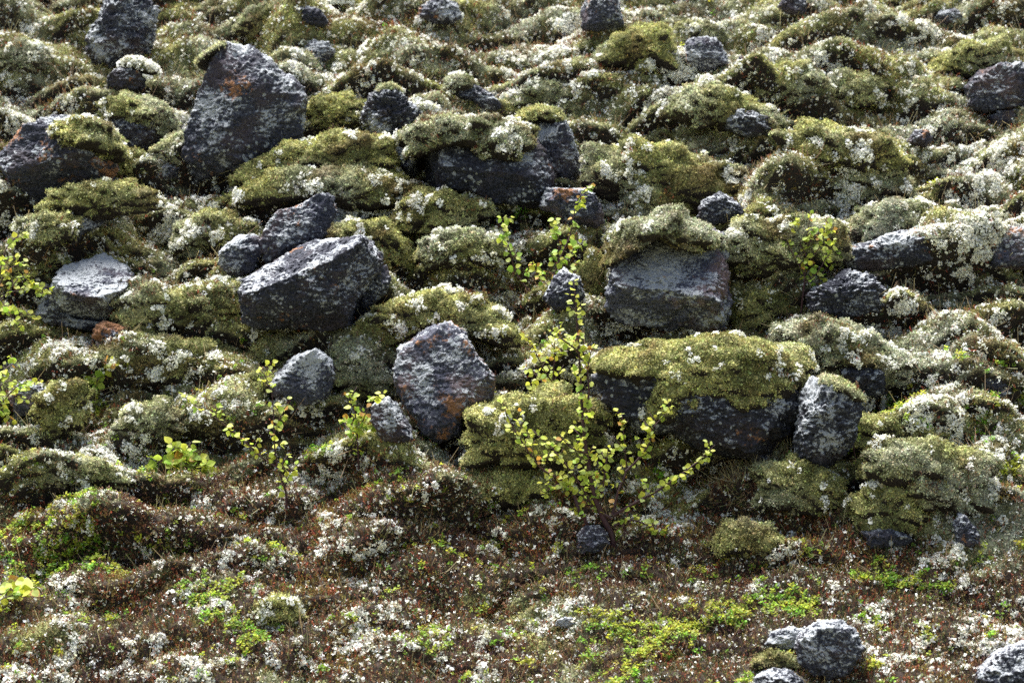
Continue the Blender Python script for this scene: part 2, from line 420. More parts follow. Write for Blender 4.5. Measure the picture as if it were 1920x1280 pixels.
# ------------------------------------------------------------------ star-shaped bodies
def cube_sphere(N):
    t = np.tan(np.linspace(-1, 1, N+1)*math.pi/4)
    A, B = np.meshgrid(t, t); A = A.ravel(); B = B.ravel(); O = np.ones_like(A)
    V = []; F = []; o = 0
    i = (np.arange(N)[:, None]*(N+1)+np.arange(N)[None]).ravel(); q = np.stack([i, i+1, i+N+2, i+N+1], 1)
    for f in ((A, B, O), (B, A, -O), (O, A, B), (-O, B, A), (B, O, A), (A, -O, B)):
        V.append(np.stack(f, 1)); F.append(q+o); o += len(A)
    V = np.concatenate(V); V /= np.linalg.norm(V, axis=1)[:, None]; F = np.concatenate(F)
    key = np.round(V*1e5).astype(np.int64)
    _, first, inv = np.unique(key, axis=0, return_index=True, return_inverse=True)
    return V[first], inv.ravel()[F]
_cs = {}
def polar(poly, ang):
    """distance from origin to polygon along ang"""
    d = np.stack([np.cos(ang), np.sin(ang)], 1); best = np.full(len(ang), 1e-4)
    n = len(poly)
    for i in range(n):
        a = poly[i]; e = poly[(i+1) % n]-a
        den = d[:, 0]*e[1]-d[:, 1]*e[0]; den = np.where(np.abs(den) < 1e-12, 1e-12, den)
        t = (a[0]*e[1]-a[1]*e[0])/den; s = (a[0]*d[:, 1]-a[1]*d[:, 0])/den
        ok = (s >= -1e-6) & (s <= 1+1e-6) & (t > 0); best = np.where(ok & (t > best), t, best)
    return best
def body(poly, Yc, front, back, k=3.0, planes=(), N=64, seed=0, kind='rock', amp=1.0, center=None, nfac=5):
    """outline given at depth Yc, real thickness front/back (metres); returns world verts, quads"""
    if N not in _cs: _cs[N] = cube_sphere(N)
    D, F = _cs[N]
    s = Yc/FPX
    P = np.array([((a-960)*s, -(b-640)*s) for a, b in poly])
    if center is None:
        x, y = P[:, 0], P[:, 1]; x2, y2 = np.roll(x, -1), np.roll(y, -1); cr = x*y2-x2*y; A = cr.sum()/2
        c = np.array([((x+x2)*cr).sum(), ((y+y2)*cr).sum()])/(6*A)
    else: c = np.array([(center[0]-960)*s, -(center[1]-640)*s])
    Q = P-c
    ang = np.linspace(-math.pi, math.pi, 721)[:-1]
    rad = polar(Q, ang)
    w = 5 if kind == 'rock' else 13
    ker = np.hanning(w+2)[1:-1]; ker /= ker.sum()
    rad = np.convolve(np.concatenate([rad[-w:], rad, rad[:w]]), ker, 'same')[w:-w]
    dp = np.hypot(D[:, 0], D[:, 2])+1e-9
    Rr = np.interp(np.arctan2(D[:, 2], D[:, 0]), np.append(ang, math.pi), np.append(rad, rad[0]))
    dep = np.where(D[:, 1] < 0, front, back)
    r = ((dp/Rr)**k+(np.abs(D[:, 1])/dep)**k)**(-1/k)
    size = math.sqrt(abs(np.cross(Q, np.roll(Q, -1, 0)).sum())/2)
    rs = np.random.default_rng(seed+100)
    pl = []
    for tri in planes:
        w3 = [np.array([(a-960)*s-c[0], -b_*front, -(b-640)*s-c[1]]) for a, b, b_ in tri]
        nn = np.cross(w3[1]-w3[0], w3[2]-w3[0]); nn /= np.linalg.norm(nn); dd = nn@w3[0]
        if dd < 0: nn, dd = -nn, -dd
        pl.append((nn, dd))
    if kind == 'rock':
        for i in range(nfac+5):
            nn = rs.normal(size=3); nn[1] = -abs(nn[1])-.1; nn /= np.linalg.norm(nn)
            ext = np.max(D*r[:, None] @ nn); pl.append((nn, ext*((.72 if i < nfac else .84)+.15*rs.random())))
        for i in range(4):
            nn = rs.normal(size=3); nn[1] = abs(nn[1])*.5; nn /= np.linalg.norm(nn)
            ext = np.max(D*r[:, None] @ nn); pl.append((nn, ext*(.9+.08*rs.random())))
    for nn, dd in pl:
        cs = D@nn; lim = np.where(cs > 1e-3, dd/np.maximum(cs, 1e-3), 1e9)
        if kind == 'rock': r = np.minimum(r, lim)
        else: r = (r**-8+lim**-8.)**(-1/8.)
    p = D*r[:, None]
    off = seed*3.7
    if kind == 'rock':
        q = p+off
        d = size*(.08*fbm(q, 3.2/size, 3, .5) + .05*(.5-billow(q, 5.5/size, 3, .6)))
        d += .022*fbm(q*[1, 1, 1.6], 26, 4, .65) - .010*sstep(.22, .45, fbm(q, 45, 2, .5, 9))
        d *= amp
    else:
        q = p+off
        d = size*(.26*(billow(q, 2.4/size, 2, .5)-.50)) + .042*(billow(q*[.7, 1, 1.3], 7, 2, .5)-.45)*min(1, size*3) + .016*fbm(q, 24, 4, .6)
        d *= amp
    p = p+D*d[:, None]*np.minimum(1, r/size*1.5)[:, None]
    return p+[c[0], Yc, c[1]], F, size
def bottom(poly):
    P = np.array(poly, float); yb = P[:, 1].max(); m = P[:, 1] > yb-12
    return P[m, 0].mean(), yb
def normals(V, F):
    fn = np.cross(V[F[:, 2]]-V[F[:, 0]], V[F[:, 3]]-V[F[:, 1]])
    return fn

def dress(V, F, seed, lich=.1, heath=0.0, yel=0.0, dens=32000, sidehang=True):
    """moss fur, lichen and heather on a body; returns mesh parts"""
    r = np.random.default_rng(seed+500)
    cen = V.mean(0); fn = normals(V, F); fc = V[F].mean(1)
    if ((fc-cen)*fn).sum() < 0: F = F[:, ::-1]; fn = -fn
    keep = (fn[:, 1] < .75*np.linalg.norm(fn, axis=1)+1e-12)
    Fk = F[keep]
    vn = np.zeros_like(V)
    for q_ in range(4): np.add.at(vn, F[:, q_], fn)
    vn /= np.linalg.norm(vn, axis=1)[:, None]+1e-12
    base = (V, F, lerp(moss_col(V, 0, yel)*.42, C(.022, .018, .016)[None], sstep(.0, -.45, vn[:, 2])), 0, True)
    p, n = sample(V, Fk, dens, r); kk = n[:, 2] > -.5+.4*r.random(len(p)); p, n = p[kk], n[kk]
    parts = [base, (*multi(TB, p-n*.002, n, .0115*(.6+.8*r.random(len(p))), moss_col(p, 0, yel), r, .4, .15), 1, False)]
    p, n = sample(V, Fk, 12000, r)
    f = .8*fbm(p, 3.5, 2, .5, 131+seed) + 1.3*fbm(p, 13, 3, .7, 171+seed)
    k = (f > .62-1.2*lich+.08*r.normal(size=len(p))) & (n[:, 2] > -.35); p, n = p[k], n[k]
    if len(p): parts.append((*multi(TL, p+n*.009, n, .0125*(.5+1.0*r.random(len(p))), lich_col(len(p), r), r, .4, .12), 2, False))
    p, n = sample(V, Fk, 6000, r)
    f = fbm(p, 4, 3, .6, 211+seed)
    k = (f > .42-1.2*heath) & (n[:, 2] > -.1); p, n = p[k], n[k]
    if len(p): parts.append((*multi(TH, p, n+[0, 0, .5], .022*(.5+.9*r.random(len(p))), heath_col(p, r), r, .45, .3), 3, False))
    return parts
DM = [M_TURF, M_MOSS, M_LICH, M_HEATH]

# ------------------------------------------------------------------ boulders
def boulder(label, poly, pale=.5, orange=.3, bright=1.0, brown=.4, front=.42, back=.75, k=3.0, planes=(), caps=(), push=.01, N=None, seed=1, name='boulder', group='lava boulders on the slope', amp=1.0, nfac=5, center=None):
    bx, by = bottom(poly); g = hit(bx, by); Y0 = g[1]+push
    P = np.array(poly, float); w = min(P[:, 0].max()-P[:, 0].min(), 1.5*(P[:, 1].max()-P[:, 1].min()))*Y0/FPX
    if N is None: N = int(np.clip(w*220, 36, 110))
    V, F, size = body(poly, Y0, front*w, back*w, k, planes, N, seed, 'rock', amp, center, nfac)
    loc = (g[0], Y0, g[2])
    rm = rock_mat(pale, orange, bright, brown)
    ob = mk_mesh(name, [(V, F, None, 0, True)], [rm], loc=loc)
    ob['label'] = label; ob['category'] = 'boulder'; ob['group'] = group
    for cp in caps:
        cpoly, cf, lich = cp[0], cp[1], cp[2]
        kw = cp[3] if len(cp) > 3 else {}
        cw = (max(q[0] for q in cpoly)-min(q[0] for q in cpoly))
        V, F, _ = body(cpoly, Y0+kw.get('dy', 0), front*w*(.45+.55*cf), back*w*.9, 2.7, (), int(np.clip(cw*.35, 28, 100)), seed+7, 'moss', kw.get('amp', .8))
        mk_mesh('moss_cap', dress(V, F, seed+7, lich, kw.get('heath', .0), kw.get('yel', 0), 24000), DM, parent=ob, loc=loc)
    return ob

boulder('tallest dark grey boulder, pointed top with small stone knob, upper left of the slope',
  [(336,332),(346,289),(348,259),(333,235),(336,202),(356,175),(372,155),(385,125),(403,98),(425,84),(453,81),(484,94),(504,111),(521,128),(551,151),(568,171),(568,188),(564,215),(566,262),(545,285),(510,310),(467,330),(427,350),(393,358),(356,346)],
  pale=.62, orange=.3, bright=1.0, front=.38, seed=3, nfac=3,
  planes=[((345,330,.2),(380,180,.55),(425,95,.25)), ((380,180,.6),(455,150,.95),(400,330,.9)), ((455,160,.98),(560,180,.45),(470,90,.3)), ((455,165,.98),(560,200,.5),(520,300,.55)), ((360,300,.75),(450,300,.85),(400,355,.2))],
  caps=[([(369,120),(384,106),(405,92),(422,82),(430,88),(412,102),(398,112),(384,126),(374,128)], .5, 0, {'amp': .3})])
boulder('small pointed black stone perched on the peak of the tallest boulder', [(400,92),(403,72),(414,66),(426,78),(424,92),(412,97)], .2, 0, .8, seed=41, push=.22, N=36, front=.4, back=.5)
boulder('craggy dark boulder at the left edge with a round moss cushion on its right shoulder',
  [(-6,292),(20,270),(46,238),(70,228),(92,218),(135,222),(185,250),(215,300),(212,335),(150,352),(90,372),(62,392),(36,395),(24,370),(20,330),(6,322)],
  pale=.55, orange=.75, front=.36, seed=5, planes=[((10,300,.5),(60,240,.4),(100,300,.9)), ((100,300,.95),(30,330,.7),(60,390,.2)), ((100,300,.95),(210,310,.6),(150,352,.2))],
  caps=[([(92,252),(110,231),(150,226),(200,236),(222,262),(234,286),(212,299),(170,293),(130,285),(104,274)], 1.12, .03, {'yel': .1})])
boulder('long wedge-shaped black boulder with a pale sloping top and shadowed underside, left of centre',
  [(457,543),(459,527),(479,509),(527,479),(563,461),(593,450),(638,450),(683,447),(706,456),(713,477),(706,509),(690,536),(668,565),(656,608),(627,617),(581,616),(497,615),(461,604),(457,577)],
  pale=.5, orange=.35, bright=.85, front=.48, seed=8, nfac=0, k=4.,
  planes=[((462,548,.7),(640,482,.95),(563,462,-.2)), ((480,556,.95),(640,484,1.0),(650,560,.9)), ((480,566,.93),(645,566,.9),(560,616,.2)), ((650,485,1.0),(710,480,.35),(660,600,.4))])
boulder('narrow grey rock wedged behind the right end of the long wedge-shaped boulder', [(672,540),(700,500),(722,494),(732,515),(728,545),(700,572),(668,606),(655,604)], .6, .1, seed=9)
boulder('pale crusted boulder with speckled top and black hollow below, near the left edge',
  [(92,556),(95,545),(108,512),(122,497),(160,488),(185,474),(205,478),(236,500),(248,520),(246,548),(222,560),(212,592),(190,602),(140,606),(108,598)],
  pale=1.0, orange=.25, bright=1.3, front=.6, seed=12, nfac=1, push=-.06, planes=[((95,550,.85),(215,560,.95),(170,485,-.3)), ((95,548,.9),(215,558,1.0),(160,604,-.25))])
boulder('small orange stained stone at the foot of the pale crusted boulder', [(172,640),(176,612),(195,603),(236,612),(238,628),(205,642)], .7, 1.45, 1.3, seed=13)
boulder('low grey ledge stone directly under the black hollow of the pale crusted boulder', [(62,585),(85,560),(112,580),(150,600),(200,602),(215,614),(170,622),(105,610),(70,600)], .7, .2, 1.1, seed=14, push=.02)
boulder('tilted purple-grey slab with orange patches, below the arched moss bank at centre',
  [(738,692),(748,655),(770,632),(800,618),(822,606),(845,604),(868,618),(890,660),(928,712),(922,742),(880,762),(864,790),(862,815),(820,827),(792,812),(772,780),(748,735)],
  pale=.42, orange=.8, bright=1.35, brown=.9, front=.38, seed=16, nfac=0, k=4.5, amp=.95, planes=[((760,800,.95),(900,760,.95),(840,610,.25)), ((745,690,.75),(925,730,.82),(820,820,.95)), ((742,690,.62),(772,770,.75),(735,720,0))])
boulder('square dark boulder with a lilac-grey face and thick pale moss cap, right of centre',
  [(1141,546),(1149,518),(1158,481),(1165,451),(1202,438),(1263,430),(1334,429),(1360,445),(1363,494),(1362,532),(1368,553),(1366,583),(1350,609),(1324,617),(1253,617),(1202,607),(1165,603),(1147,583)],
  pale=.85, orange=.3, bright=1.8, brown=.9, front=.55, seed=18, nfac=0, k=4.2, amp=1.25, planes=[((1150,535,.6),(1335,556,.98),(1230,450,-.1)), ((1150,536,.62),(1330,556,1.0),(1250,615,.25)), ((1335,560,.98),(1350,450,.1),(1368,580,.1))],
  caps=[([(1139,494),(1140,450),(1177,416),(1220,409),(1238,397),(1273,397),(1289,414),(1324,427),(1354,449),(1350,466),(1303,474),(1262,468),(1236,452),(1202,450),(1168,470),(1152,500)], .6, .0, {'amp': .8, 'yel': -.15})])
boulder('rugged black rock at the left end of the top rock group, moss tuft on crown',
  [(677,225),(685,200),(697,177),(715,163),(745,166),(765,190),(790,215),(784,235),(768,255),(742,272),(710,264),(690,247)], .72, .1, .75, seed=20, amp=1.7,
  caps=[([(704,176),(712,162),(735,158),(752,168),(745,180),(725,178)], .55, 0, {'amp': .4})])
boulder('small lichen-speckled stone below the rugged black rock, beside the broad mossy rock', [(738,262),(762,250),(786,256),(792,300),(780,335),(762,325),(744,290)], 1.0, .2, seed=21)
boulder('broad black-fronted rock topped with moss and white lichen, centre of the top rock group',
  [(785,337),(790,300),(785,275),(812,245),(860,232),(930,230),(990,240),(1020,290),(1040,340),(1030,385),(1007,394),(985,388),(917,382),(900,370),(867,365),(820,362)],
  pale=.35, orange=.25, bright=.75, front=.35, seed=22, nfac=2, planes=[((790,300,.7),(1000,330,.9),(880,240,.2)), ((790,300,.8),(1000,330,1.0),(900,380,.5))],
  caps=[([(760,262),(772,240),(800,224),(860,222),(927,226),(962,228),(994,242),(1000,280),(988,315),(958,308),(930,300),(900,306),(870,284),(835,272),(800,292),(772,296)], 1.06, .25, {'amp': .8, 'heath': .2})])
boulder('upright silver-streaked rock with domed moss, right end of the top rock group',
  [(990,262),(996,240),(1010,215),(1035,207),(1060,225),(1074,260),(1085,302),(1086,337),(1072,352),(1047,352),(1018,357),(1003,330),(990,295)], 1.0, .15, 1.0, seed=24, front=.5, amp=1.3,
  caps=[([(966,226),(978,210),(1012,200),(1042,208),(1060,224),(1038,234),(1010,226),(988,238),(972,236)], .8, .05, {'amp': .7})])
boulder('leaning lilac-grey stone with orange blotches behind the two-stemmed birch top',
  [(1015,392),(1020,358),(1040,347),(1072,352),(1090,345),(1112,362),(1127,395),(1133,418),(1112,430),(1085,430),(1060,418),(1040,400)], .7, .8, 1.3, .7, seed=26)
boulder('low black outcrop with a moss crown above the top-centre rock group', [(845,165),(860,158),(895,160),(925,180),(942,197),(934,210),(910,208),(885,190),(858,182)], .55, .1, .8, seed=27,
  caps=[([(832,168),(838,150),(856,142),(880,145),(894,160),(880,172),(850,178)], 1.0, 0, {'amp': .6})])
boulder('large angular purplish block at the right edge near the top, under overhanging moss',
  [(1812,200),(1815,160),(1835,135),(1870,122),(1935,118),(1940,205),(1890,212),(1850,212),(1825,208)], .35, .3, .9, .8, seed=29, k=4, front=.4, planes=[((1825,180,.7),(1850,130,.6),(1850,205,.9)), ((1850,150,.95),(1930,140,.9),(1900,210,1.))])
boulder('flat purple stone lying under the angular block at the right edge', [(1845,225),(1870,208),(1935,202),(1945,226),(1890,236),(1858,236)], .4, .2, 1.1, .9, seed=30)
boulder('rounded knobbly black boulder beside the bright green birch on the right',
  [(1518,582),(1520,550),(1540,522),(1580,508),(1622,515),(1655,535),(1666,558),(1655,582),(1615,590),(1590,596),(1550,594)], .55, .0, .8, .1, seed=31, k=2.3, amp=1.8)
boulder('rounded grey boulder under a hanging moss bank, top right of centre', [(1281,105),(1285,82),(1310,70),(1340,72),(1358,92),(1366,128),(1345,140),(1310,134),(1284,125)], .8, .15, 1.3, .4, seed=32, k=2.5)
boulder('small triangular pinkish stone right of the rounded grey boulder near the top', [(1370,140),(1376,122),(1390,105),(1408,118),(1418,142),(1395,145)], .5, .8, 1.4, .9, seed=33)
boulder('upright grey stone cut by the top edge of the picture, right of centre', [(1090,55),(1092,15),(1105,-12),(1145,-14),(1165,10),(1168,50),(1140,58)], .6, .2, 1.1, .6, seed=34)
boulder('tall lichen-grey crag in the upper left corner region, partly cut by the top edge',
  [(158,118),(170,70),(190,30),(205,-8),(270,-14),(290,25),(288,70),(276,95),(240,112),(215,126),(180,124)], .85, .35, 1.0, .5, seed=35, amp=1.7, back=.5)
boulder('small dark rounded stone at the foot of the upper left crag', [(205,122),(208,96),(226,80),(246,82),(262,98),(240,112),(222,128)], .6, .0, .9, seed=36)
boulder('black boulder near the top edge, left of centre, standing clear on pale moss', [(528,32),(545,16),(575,12),(602,20),(617,44),(600,50),(575,50),(545,42)], .3, .0, .75, .1, seed=37)
boulder('grey speckled stone between the tallest boulder and the top edge', [(564,104),(570,86),(590,76),(618,82),(626,96),(622,112),(598,122),(574,118)], .95, .3, 1.2, seed=38)
boulder('black broken stone with pale lichen crest, left of the tallest boulder', [(200,165),(203,130),(230,125),(258,132),(272,150),(265,168),(235,172)], .6, .3, .7, seed=39,
  caps=[([(228,122),(240,112),(262,112),(290,128),(296,138),(276,140),(250,130)], .6, .9, {'amp': .4})])
boulder('dark rock under two moss cushions between the left edge boulder and the tallest boulder',
  [(190,250),(188,220),(215,205),(260,205),(310,225),(322,255),(300,275),(262,282),(225,280)], .75, .15, .85, seed=40,
  caps=[([(190,222),(200,195),(240,182),(290,190),(322,215),(330,245),(310,258),(270,240),(240,225),(215,228)], 1.08, .02, {'amp': 1.})])
boulder('orange and dark stone wedged at the left foot of the tallest boulder', [(282,332),(290,310),(315,304),(335,312),(338,335),(310,342)], .8, .9, .9, seed=42)
boulder('grey stone with a split orange top, at the top edge left of centre', [(775,28),(800,6),(825,-6),(858,8),(866,36),(848,46),(820,46),(792,40)], .75, .8, 1.1, seed=43)
boulder('small dark stone at the top edge right of centre', [(1452,20),(1470,-4),(1508,-6),(1514,22),(1490,32),(1464,30)], .6, .3, .9, seed=44)
boulder('small grey stone with a bright white spot near the top right corner', [(1748,38),(1765,20),(1790,16),(1812,30),(1806,46),(1772,48)], .9, .1, 1.1, seed=45)
boulder('black ledge in shade beneath the moss bank at centre right of the upper slope', [(1352,240),(1372,205),(1410,208),(1445,225),(1448,252),(1400,258)], .55, .2, .6, seed=46)
boulder('orange speckled boulder cut by the right edge at mid height', [(1836,498),(1842,460),(1866,434),(1900,426),(1940,428),(1942,502),(1880,508)], .5, .8, 1.6, .9, seed=47, k=2.6)
boulder('shaded dark ledge running beneath the long moss bank right of the square boulder',
  [(1560,500),(1575,465),(1630,455),(1690,430),(1745,438),(1758,468),(1740,492),(1690,502),(1620,510)], .75, .2, .8, .5, seed=48, front=.25, amp=1.4)
boulder('grey boulder face with orange edge, behind the long wedge-shaped boulder',
  [(486,463),(491,450),(504,418),(522,395),(559,388),(581,373),(604,361),(624,372),(628,395),(602,447),(559,470),(509,500),(490,492)], .7, .65, 1.2, .7, seed=50, front=.32, planes=[((500,430,.7),(580,400,1.0),(520,490,.8)), ((580,385,1.),(620,380,.3),(590,440,.9))])
boulder('little pale speckled stone tucked under moss right of the orange-edged boulder face', [(620,420),(622,390),(640,380),(662,402),(650,425),(632,430)], 1.0, .3, .9, seed=51)
boulder('low grey rock hung with lichen at the left of the orange-edged boulder face', [(408,505),(412,470),(440,446),(478,438),(488,458),(486,492),(470,512),(440,520)], .8, .2, 1.1, seed=52)
boulder('weathered grey rock face half buried in moss left of the tilted slab', [(505,735),(510,700),(545,672),(590,655),(622,672),(626,715),(605,752),(560,765),(525,752)], .85, .2, 1.2, .6, seed=53, front=.22)
boulder('dark rock with bluish face half buried above the pale crusted boulder', [(118,452),(124,420),(150,400),(185,402),(190,420),(158,438),(140,460)], .7, .0, .9, seed=54)
boulder('big black crag under the widest moss cap, lower right',
  [(1108,712),(1120,690),(1160,672),(1250,660),(1400,660),(1480,690),(1505,730),(1498,800),(1495,860),(1450,882),(1370,882),(1320,866),(1295,830),(1260,812),(1205,808),(1160,785),(1128,755)],
  pale=.6, orange=.1, bright=.6, front=.30, back=.6, seed=56, amp=1.2, nfac=3, N=120,
  caps=[([(1100,700),(1117,677),(1163,658),(1220,645),(1297,636),(1363,636),(1430,642),(1490,660),(1517,697),(1512,733),(1490,757),(1463,764),(1440,785),(1400,788),(1373,770),(1330,768),(1300,780),(1280,808),(1240,812),(1190,792),(1168,745),(1150,706)], 1.15, .05, {'amp': .55, 'yel': .35})])
boulder('blocky white-streaked rock with small moss crest, right end of big mossy crag',
  [(1490,845),(1494,790),(1508,735),(1520,706),(1540,712),(1572,718),(1602,740),(1614,765),(1604,800),(1596,835),(1572,866),(1550,882),(1514,874)], 1.0, .1, .7, seed=57, front=.45, amp=1.3,
  caps=[([(1528,716),(1545,704),(1572,710),(1600,728),(1622,752),(1600,758),(1582,740),(1552,730)], .85, .05, {'amp': .5})], push=-.05)
boulder('white crusted rock beside the green bilberry patch at the bottom right', [(1492,1225),(1500,1190),(1530,1168),(1570,1162),(1605,1185),(1622,1220),(1605,1255),(1570,1272),(1520,1262)], 1.12, .35, 1.1, seed=58, front=.4)
boulder('pale flat stone among leaves to the left of the white crusted rock, bottom right', [(1436,1208),(1445,1185),(1480,1175),(1510,1180),(1505,1205),(1470,1220)], 1.1, .1, 1.2, seed=59)
boulder('orange and black patched rock in the bottom right corner', [(1828,1290),(1836,1258),(1868,1228),(1900,1210),(1945,1198),(1950,1300),(1880,1305)], .8, .75, 1.0, .6, seed=60)
boulder('half buried stone with grey crust cut by the bottom edge, below the white crusted rock', [(1405,1298),(1420,1268),(1450,1252),(1490,1258),(1516,1280),(1512,1305),(1450,1308)], .9, .2, .8, seed=61)
boulder('small round grey stone at the foot of the tall birch sapling', [(1074,1024),(1082,1000),(1098,986),(1122,984),(1138,1000),(1142,1022),(1118,1036),(1088,1038)], .55, .25, 1.2, .3, seed=62, N=48, back=.4)
boulder('tiny pale stone poking out of brown heather at bottom centre', [(1040,1172),(1052,1155),(1070,1158),(1078,1170),(1066,1178)], 1.1, 0, 1.4, seed=63, back=.4)
boulder('low dark rock strip in the moss at the right, below the white lichen field', [(1838,718),(1846,690),(1868,692),(1885,712),(1898,742),(1880,752),(1856,740)], .6, .1, .9, seed=64)
boulder('grey-brown rock stained purple under the white lichen bank, lower right', [(1795,1018),(1790,985),(1800,960),(1818,975),(1835,1000),(1838,1022),(1815,1028)], .6, .2, 1.2, .8, seed=65)
boulder('dark stone patch under the round moss dome, lower right', [(1610,1010),(1625,985),(1665,990),(1705,1000),(1712,1018),(1670,1028),(1630,1026)], .65, .1, .9, seed=66)
boulder('brown mottled rock in shade immediately left of the tilted slab', [(695,790),(700,752),(722,742),(745,760),(768,795),(775,825),(740,835),(705,822)], .75, .5, .8, .9, seed=67, push=.03)
boulder('dark boulder in the shade under the mossy mound, centre right of the top group', [(1310,405),(1320,375),(1350,360),(1385,375),(1398,400),(1370,418),(1335,420)], .6, .1, .7, seed=68)
boulder('grey stone in the gap behind the two-stemmed birch at centre', [(1020,560),(1035,525),(1060,500),(1085,520),(1096,552),(1080,580),(1045,585)], .8, .0, .9, seed=69)
boulder('mauve rock behind moss at the left edge, lower half', [(18,760),(26,725),(50,712),(76,722),(80,742),(60,775),(35,785)], .7, .3, 1.2, .8, seed=70)
boulder('dark rock under the grey moss ridge, right of the widest moss cap', [(1560,705),(1570,680),(1620,680),(1668,700),(1672,728),(1640,745),(1600,735)], .5, .2, .7, .7, seed=71, push=.02)
boulder('shaded rock face in a hollow beside the dead leaves, far upper right', [(1700,268),(1716,246),(1738,244),(1748,262),(1735,276)], .5, .6, .9, seed=72)

# ------------------------------------------------------------------ big moss mounds
def mound(label, poly, lich=.1, heath=.0, yel=0., front=.20, back=.5, push=.015, seed=1, amp=1.0):
    bx, by = bottom(poly); g = hit(bx, by); Y0 = g[1]+push
    P = np.array(poly, float); w = min(P[:, 0].max()-P[:, 0].min(), 2.2*(P[:, 1].max()-P[:, 1].min()))*Y0/FPX
    V, F, size = body(poly, Y0, front*w, back*w, 2.3, (), int(np.clip(w*230, 40, 130)), seed, 'moss', amp)
    loc = (g[0], Y0, g[2])
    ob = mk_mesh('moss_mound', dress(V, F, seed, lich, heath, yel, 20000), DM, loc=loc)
    ob['label'] = label; ob['category'] = 'moss mound'; ob['group'] = 'rounded moss mounds on the slope'
mound('upper tier of green-gold moss right of the tallest boulder', [(436,350),(470,305),(540,272),(620,257),(690,256),(735,278),(748,312),(680,326),(600,318),(540,322),(480,345)], .08, .15, .3, seed=101, push=.10)
mound('lower tier of moss sweeping above the orange-edged boulder face', [(440,385),(470,348),(540,324),(620,318),(690,308),(745,330),(768,358),(745,385),(700,400),(640,392),(560,376),(500,388)], .14, .12, .2, seed=151)
mound('yellow-green moss hummock behind the right shoulder of the tallest boulder', [(570,240),(572,205),(600,182),(650,178),(685,195),(688,228),(650,246),(600,250)], .05, .05, .5, seed=102)
mound('dark-sided round moss mound right of the upright silver-streaked rock', [(1102,320),(1120,285),(1180,270),(1270,278),(1345,310),(1392,350),(1398,385),(1370,402),(1280,412),(1190,395),(1130,372)], .14, .15, .1, seed=104)
mound('long shaded green moss bank right of the square capped boulder', [(1350,450),(1395,422),(1470,412),(1550,425),(1600,460),(1590,490),(1500,512),(1400,516),(1362,494)], .05, .1, .15, seed=105)
mound('lichen-dusted moss bank above the shaded ledge on the right', [(1590,430),(1620,395),(1690,376),(1745,392),(1762,425),(1740,448),(1670,458),(1610,458)], .22, .1, -.2, seed=106)
mound('grey-green ridge of moss above and right of the widest moss cap', [(1470,655),(1480,615),(1520,592),(1580,602),(1660,640),(1712,682),(1715,712),(1670,732),(1600,722),(1520,702)], .12, .1, -.25, seed=107)
mound('neat round moss dome ringed with white lichen, lower right', [(1600,972),(1606,935),(1640,908),(1690,906),(1724,935),(1735,975),(1712,1000),(1660,1008),(1618,998)], .02, .0, .1, seed=108)
mound('plump moss cushion at the foot of the blocky streaked rock', [(1420,945),(1425,898),(1455,872),(1495,865),(1545,882),(1585,915),(1580,948),(1530,966),(1465,966)], .08, .08, .1, seed=109)
mound('wide moss hump with white lichen sides toward the lower right edge', [(1618,890),(1640,852),(1700,832),(1780,830),(1838,858),(1862,905),(1850,948),(1800,972),(1730,960),(1660,925)], .12, .15, .0, seed=110)
mound('small bright moss cushion by the birch twigs at the left edge', [(62,785),(68,748),(95,724),(135,718),(166,735),(168,772),(148,806),(105,820),(75,812)], .03, .0, .35, seed=111)
mound('dark moss cushion to the right of the small bright one, left side', [(222,805),(228,772),(255,754),(300,756),(340,778),(348,808),(310,830),(255,828)], .05, .12, .0, seed=112)
mound('long low moss roll stretching between the left boulders and the half buried rock', [(175,695),(185,662),(230,640),(310,630),(400,648),(450,672),(450,702),(380,722),(270,724),(200,716)], .12, .2, .1, seed=113)
mound('mossy heather hump between the pale crusted boulder and the long wedge-shaped boulder', [(212,592),(222,552),(270,532),(340,540),(400,528),(445,535),(458,575),(452,608),(380,624),(290,628),(232,618)], .12, .38, .1, seed=114)
mound('arching moss bank over the top of the tilted slab', [(668,632),(690,592),(750,560),(830,546),(910,560),(955,600),(962,640),(920,650),(860,612),(800,622),(745,650),(705,665)], .2, .15, .3, seed=115, back=.5, push=.10)
mound('drooping dark moss lobe at the left side of the tilted slab', [(618,700),(630,660),(665,640),(702,660),(726,700),(730,735),(700,756),(650,745),(625,725)], .16, .12, .0, seed=116)
mound('dome of moss below the broad black-fronted rock, left of the fresh green leaves', [(742,425),(748,390),(770,365),(800,358),(850,370),(905,378),(918,400),(890,425),(830,438),(775,438)], .08, .12, .15, seed=117)
mound('flat-topped moss cushion with lichen edge, centre left of the two-stemmed birch', [(785,482),(792,452),(830,436),(890,434),(940,450),(948,478),(915,498),(850,505),(805,500)], .2, .08, .0, seed=118)
mound('broad yellowish moss apron right of the tilted slab, behind the tall birch', [(868,830),(880,782),(940,752),(1020,738),(1085,745),(1122,785),(1130,830),(1080,872),(990,880),(910,868)], .02, .12, .5, seed=119)
mound('shaggy green moss pad leaning on the left side of the square capped boulder', [(1076,575),(1084,525),(1100,482),(1120,472),(1132,495),(1134,555),(1130,588),(1105,598)], .0, .05, .45, seed=120, push=.12)
mound('smooth moss shelf below and left of the ridge, right of the square capped boulder', [(1365,600),(1380,560),(1430,540),(1490,545),(1520,575),(1515,600),(1450,615),(1395,618)], .08, .15, .4, seed=121, push=.05)
mound('hoary grey moss hump beside the upper left corner', [(-10,125),(0,95),(35,80),(75,88),(96,112),(92,130),(40,138)], .05, .0, -.5, seed=123)
